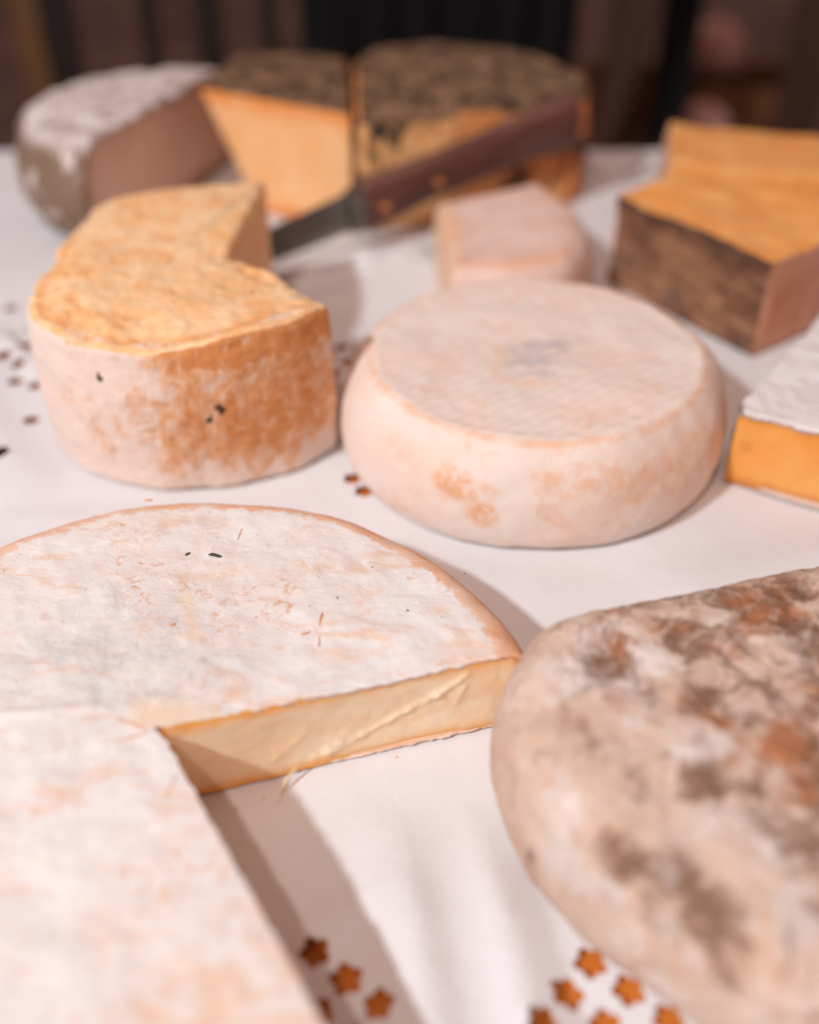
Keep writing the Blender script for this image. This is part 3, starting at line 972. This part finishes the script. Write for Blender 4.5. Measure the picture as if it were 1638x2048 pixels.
F.append(tuple(range(NR))[::-1]); F.append(tuple(NS * NR + k for k in range(NR)))
handle = mesh_obj('handle', V, F, WOOD_K, root)
def rivet(x, z):
    V = []; F = []
    for s, rr in ((-.0100, .0048), (-.0108, .0040), (-.0111, .0003)):
        for k in range(14):
            a = 2 * math.pi * k / 14
            V.append((x + rr * math.cos(a), s, z + rr * math.sin(a)))
    for j in range(2):
        for k in range(14):
            k2 = (k + 1) % 14
            F.append((j * 14 + k, j * 14 + k2, (j + 1) * 14 + k2, (j + 1) * 14 + k))
    return mesh_obj('rivet', V, F, BRASS, handle)
rivet(.013, -.002); rivet(.066, .001)
box('bolster', (-.011, 0, 0), (.016, .014, .043), STEEL, root, .003)
# blade: tapered plate with an edge
V = []; F = []; NB = 30
for i in range(NB + 1):
    t = i / NB
    x = -.016 - .115 * t
    top = .0205 - .004 * t - .010 * max(0, (t - .7) / .3) ** 2
    bot = -.0215 + .002 * t + .020 * max(0, (t - .6) / .4) ** 2
    th = .0014 * (1 - .6 * t)
    V += [(x, -th, top), (x, th, top), (x, th * .8, bot + .012 * (1 - t) + .002), (x, 0, bot), (x, -th * .8, bot + .012 * (1 - t) + .002)]
for i in range(NB):
    for k in range(5):
        k2 = (k + 1) % 5
        F.append((i * 5 + k, (i + 1) * 5 + k, (i + 1) * 5 + k2, i * 5 + k2))
F.append((0, 1, 2, 3, 4)); F.append(tuple(NB * 5 + k for k in (4, 3, 2, 1, 0)))
mesh_obj('blade', V, F, STEEL, root, smooth=False)

# ================================================================== crumbs and bits
n = NT('dry_seed')
SEED = n.done(n.mix(n.noise(400, 3), (.035, .025, .02), (.10, .08, .07)), .6, n.bump(n.noise(500, 3), .6, .0005))
def seed(name, label, cat, x, y, z, L_, w, ang, mat=SEED, group=None):
    V = []; F = []
    for i in range(13):
        t = i / 12
        r = w * max(.06, math.sin(math.pi * min(1, t * .93 + .03)) ** .7) * (1 + .25 * fn(t, L_ * 50, 0, 4, 2, 2))
        for k in range(8):
            a = 2 * math.pi * k / 8
            V.append((L_ * (t - .5), r * math.cos(a), r * .7 * math.sin(a) + L_ * .06 * math.sin(t * 5)))
    for i in range(12):
        for k in range(8):
            F.append((i * 8 + k, i * 8 + (k + 1) % 8, (i + 1) * 8 + (k + 1) % 8, (i + 1) * 8 + k))
    o = mesh_obj(name, V, F, mat)
    o.location = (x, y, z + w * .5)
    o.rotation_euler = (0, 0, ang)
    return tag(o, label, cat, group)
def onA(x, y): return topA(x - CA[0], y - CA[1])

seed('herb_fragment', 'dark leafy herb fragment lying on the white wheel rind', 'herb', -.0954, .3737, onA(-.0954, .3737), .0068, .0011, -.15)
seed('herb_seed', 'tiny slanting dark seed beside the leafy herb fragment', 'seed', -.1091, .3752, onA(-.1091, .3752), .0034, .0006, .9)
for i, (x, y, l, w) in enumerate(((-.0009, .3345, .0011, .0005), (.0266, .3606, .0009, .0004), (-.0336, .3430, .0010, .0004), (-.0700, .3300, .0008, .0003), (-.018, .365, .0007, .0003))):
    seed('dark_crumb', 'tiny dark speck of crumb on the white wheel rind', 'crumb', x, y, onA(x, y), l, w, i * 1.1, group='specks on the white wheel')
n = NT('dry_straw')
STRAW = n.done(n.mix(n.noise(300, 3), (.72, .50, .30), (.80, .62, .42)), .6)
def tube(name, pts_, r, mat):
    V = []; F = []
    for i, p in enumerate(pts_):
        p = Vector(p)
        d = (Vector(pts_[min(i + 1, len(pts_) - 1)]) - Vector(pts_[max(i - 1, 0)])).normalized()
        u = d.cross(Vector((0, 0, 1))).normalized(); w = d.cross(u)
        rr = r * (1 - .75 * abs(2 * i / (len(pts_) - 1) - .75))
        for k in range(7):
            a = 2 * math.pi * k / 7
            V.append(p + u * rr * math.cos(a) + w * rr * math.sin(a))
    for i in range(len(pts_) - 1):
        for k in range(7):
            F.append((i * 7 + k, i * 7 + (k + 1) % 7, (i + 1) * 7 + (k + 1) % 7, (i + 1) * 7 + k))
    return mesh_obj(name, V, F, mat)
P = []
for i in range(13):
    t = i / 12
    P.append((-.0490 - .0065 * t - .002 * math.sin(t * 3.1), .2765 - .0125 * t, .0060 * (1 - t) ** 1.5 + .0012))
tag(tube('straw_fibre', P, .0008, STRAW), 'curved pale straw fibre at the foot of the creamy cut face', 'straw')
# flakes of skin along the cut of the flat wheel
for i, (x, y, l, w) in enumerate(((-.0560, .2640, .0022, .0006), (-.063, .2655, .0016, .0005), (-.006, .288, .0018, .0006))):
    seed('rind_flake', 'small pale rind flake on the cloth below the creamy cut', 'crumb', x, y, cloth_z(x, y), l, w, i * 1.7, STRAW, group='rind flakes on the cloth')

# ================================================================== dark things behind the table
def wood(name, a, b_):
    n = NT(name)
    g = n.noise(10, 6, .65, n.map((9, 9, 1)), .5)
    return n.done(n.mix(n.rng(g, .3, .7), a, b_), .6, n.bump(g, .2, .001))
W_DARK = wood('blackened_wood', (.010, .006, .005), (.022, .012, .010))
W_BROWN = wood('brown_wood', (.045, .020, .013), (.075, .034, .022))
W_ORANGE = wood('orange_slat_wood', (.12, .050, .018), (.19, .085, .032))
n = NT('black_fabric')
BLACK = n.done(n.mix(n.noise(40, 4), (.008, .008, .008), (.014, .013, .013)), .95, spec=.1)

def chair(name, label, x0, x1, y, slats, mats, post_mat):
    r = thing(name, label, 'chair', ((x0 + x1) / 2, y, -.75))
    cx = (x0 + x1) / 2; w = x1 - x0
    for (sx, sw, mt) in slats:
        box('back_slat_or_gap', (sx - cx, 0, .665), (sw, .018, .42), mt, r, .003)
    box('top_rail', (0, 0, .905), (w, .026, .07), post_mat, r, .006)
    box('lower_rail', (0, 0, .435), (w, .026, .05), post_mat, r, .004)
    box('seat', (0, .22, .445), (w + .02, .40, .026), post_mat, r, .006)
    for sx in (-1, 1):
        box('leg', (sx * (w / 2 - .02), .004, .205), (.034, .034, .41), post_mat, r, .004)
        box('leg', (sx * (w / 2 - .02), .38, .215), (.034, .034, .43), post_mat, r, .004)
    return r
chair('slatted_chair', 'dark wooden chair with upright back slats behind the grey cheese', -.66, -.205, 1.90,
      [(-.615, .060, W_DARK), (-.455, .030, W_DARK), (-.350, .046, W_DARK), (-.245, .028, W_DARK)], None, W_DARK)
box_ = box('wooden_post', (-.70, 2.02, -.20), (.062, .05, 1.10), W_ORANGE, None, .006)
tag(box_, 'upright orange brown wooden post beside the slatted chair', 'post')
chair('slatted_chair', 'brown wooden chair with wide back slats behind the amber slab', .335, .80, 1.90,
      [(.385, .075, W_BROWN), (.475, .070, BLACK), (.715, .085, W_BROWN)], None, W_BROWN)  # middle black strip stands for the dark gap between the brown slats
# black cloth hanging over a stool back in the middle
r = thing('black_drape', 'black cloth hanging in folds over a rack behind the herb-crusted piece', 'cloth', (.05, 1.80, -.75))
V = []; F = []; NX, NZ = 60, 16
for k in range(NZ + 1):
    t = k / NZ
    for i in range(NX + 1):
        s = i / NX
        x = -.235 + .47 * s + (.05 * (t - .6) * (s - .3))
        V.append((x, .018 * math.sin(s * 38) * (.4 + t) + .01 * math.sin(s * 90 + t * 4), .98 - .93 * t))
for k in range(NZ):
    for i in range(NX):
        q = k * (NX + 1) + i
        F.append((q, q + NX + 1, q + NX + 2, q + 1))
mesh_obj('cloth', V, F, BLACK, r, solid=.003)
box('rail', (0, .02, .99), (.50, .03, .03), W_DARK, r, .004)
for sx in (-.22, .22): box('leg', (sx, .05, .49), (.03, .03, .97), W_DARK, r, .004)
o = box('leaning_stick', (.318, 1.78, -.25), (.040, .03, 1.02), W_BROWN, None, .005, (0, math.radians(13), 0))
tag(o, 'thin brown wooden stick leaning beside the black drape', 'stick')
# crate with two pale bundles behind the right chair
cr = thing('wooden_crate', 'rough orange brown wooden crate standing behind the brown chair', 'crate', (.63, 2.35, -.75))
for i in range(5): box('board', (0, -.12, .06 + .105 * i), (.50, .016, .098), W_ORANGE, cr, .002)
for i in range(5): box('board', (0, .12, .06 + .105 * i), (.50, .016, .098), W_ORANGE, cr, .002)
for sx in (-.243, .243):
    for i in range(5): box('board', (sx, 0, .06 + .105 * i), (.014, .222, .098), W_ORANGE, cr, .002)
box('base', (0, 0, .006), (.47, .22, .012), W_ORANGE, cr, .001)
n = NT('pink_bundle')
BUN = n.done(n.mix(n.noise(14, 4), (.42, .22, .18), (.52, .30, .26)), .8, n.bump(n.noise(30, 4), .5, .004))
def bundle(label, loc, r, sq):
    V = []; F = []
    for j in range(17):
        a = math.pi * j / 16
        for i in range(24):
            b_ = 2 * math.pi * i / 24
            v = Vector((math.sin(a) * math.cos(b_), math.sin(a) * math.sin(b_), math.cos(a)))
            v *= r * (1 + .12 * fn(v.x, v.y, v.z, 1.6, loc[0], 3))
            V.append((v.x, v.y, v.z * sq))
    for j in range(16):
        for i in range(24):
            F.append((j * 24 + i, (j + 1) * 24 + i, (j + 1) * 24 + (i + 1) % 24, j * 24 + (i + 1) % 24))
    o = mesh_obj('cloth_bundle', V, F, BUN)
    o.location = loc
    return tag(o, label, 'bundle')
bundle('lumpy pink cloth bundle lying on the crate', (.66, 2.33, -.75 + .53 + .055), .07, .8)
bundle('small pink cloth bundle on the chair seat', (.585, 2.05, -.75 + .458 + .045), .055, .85)
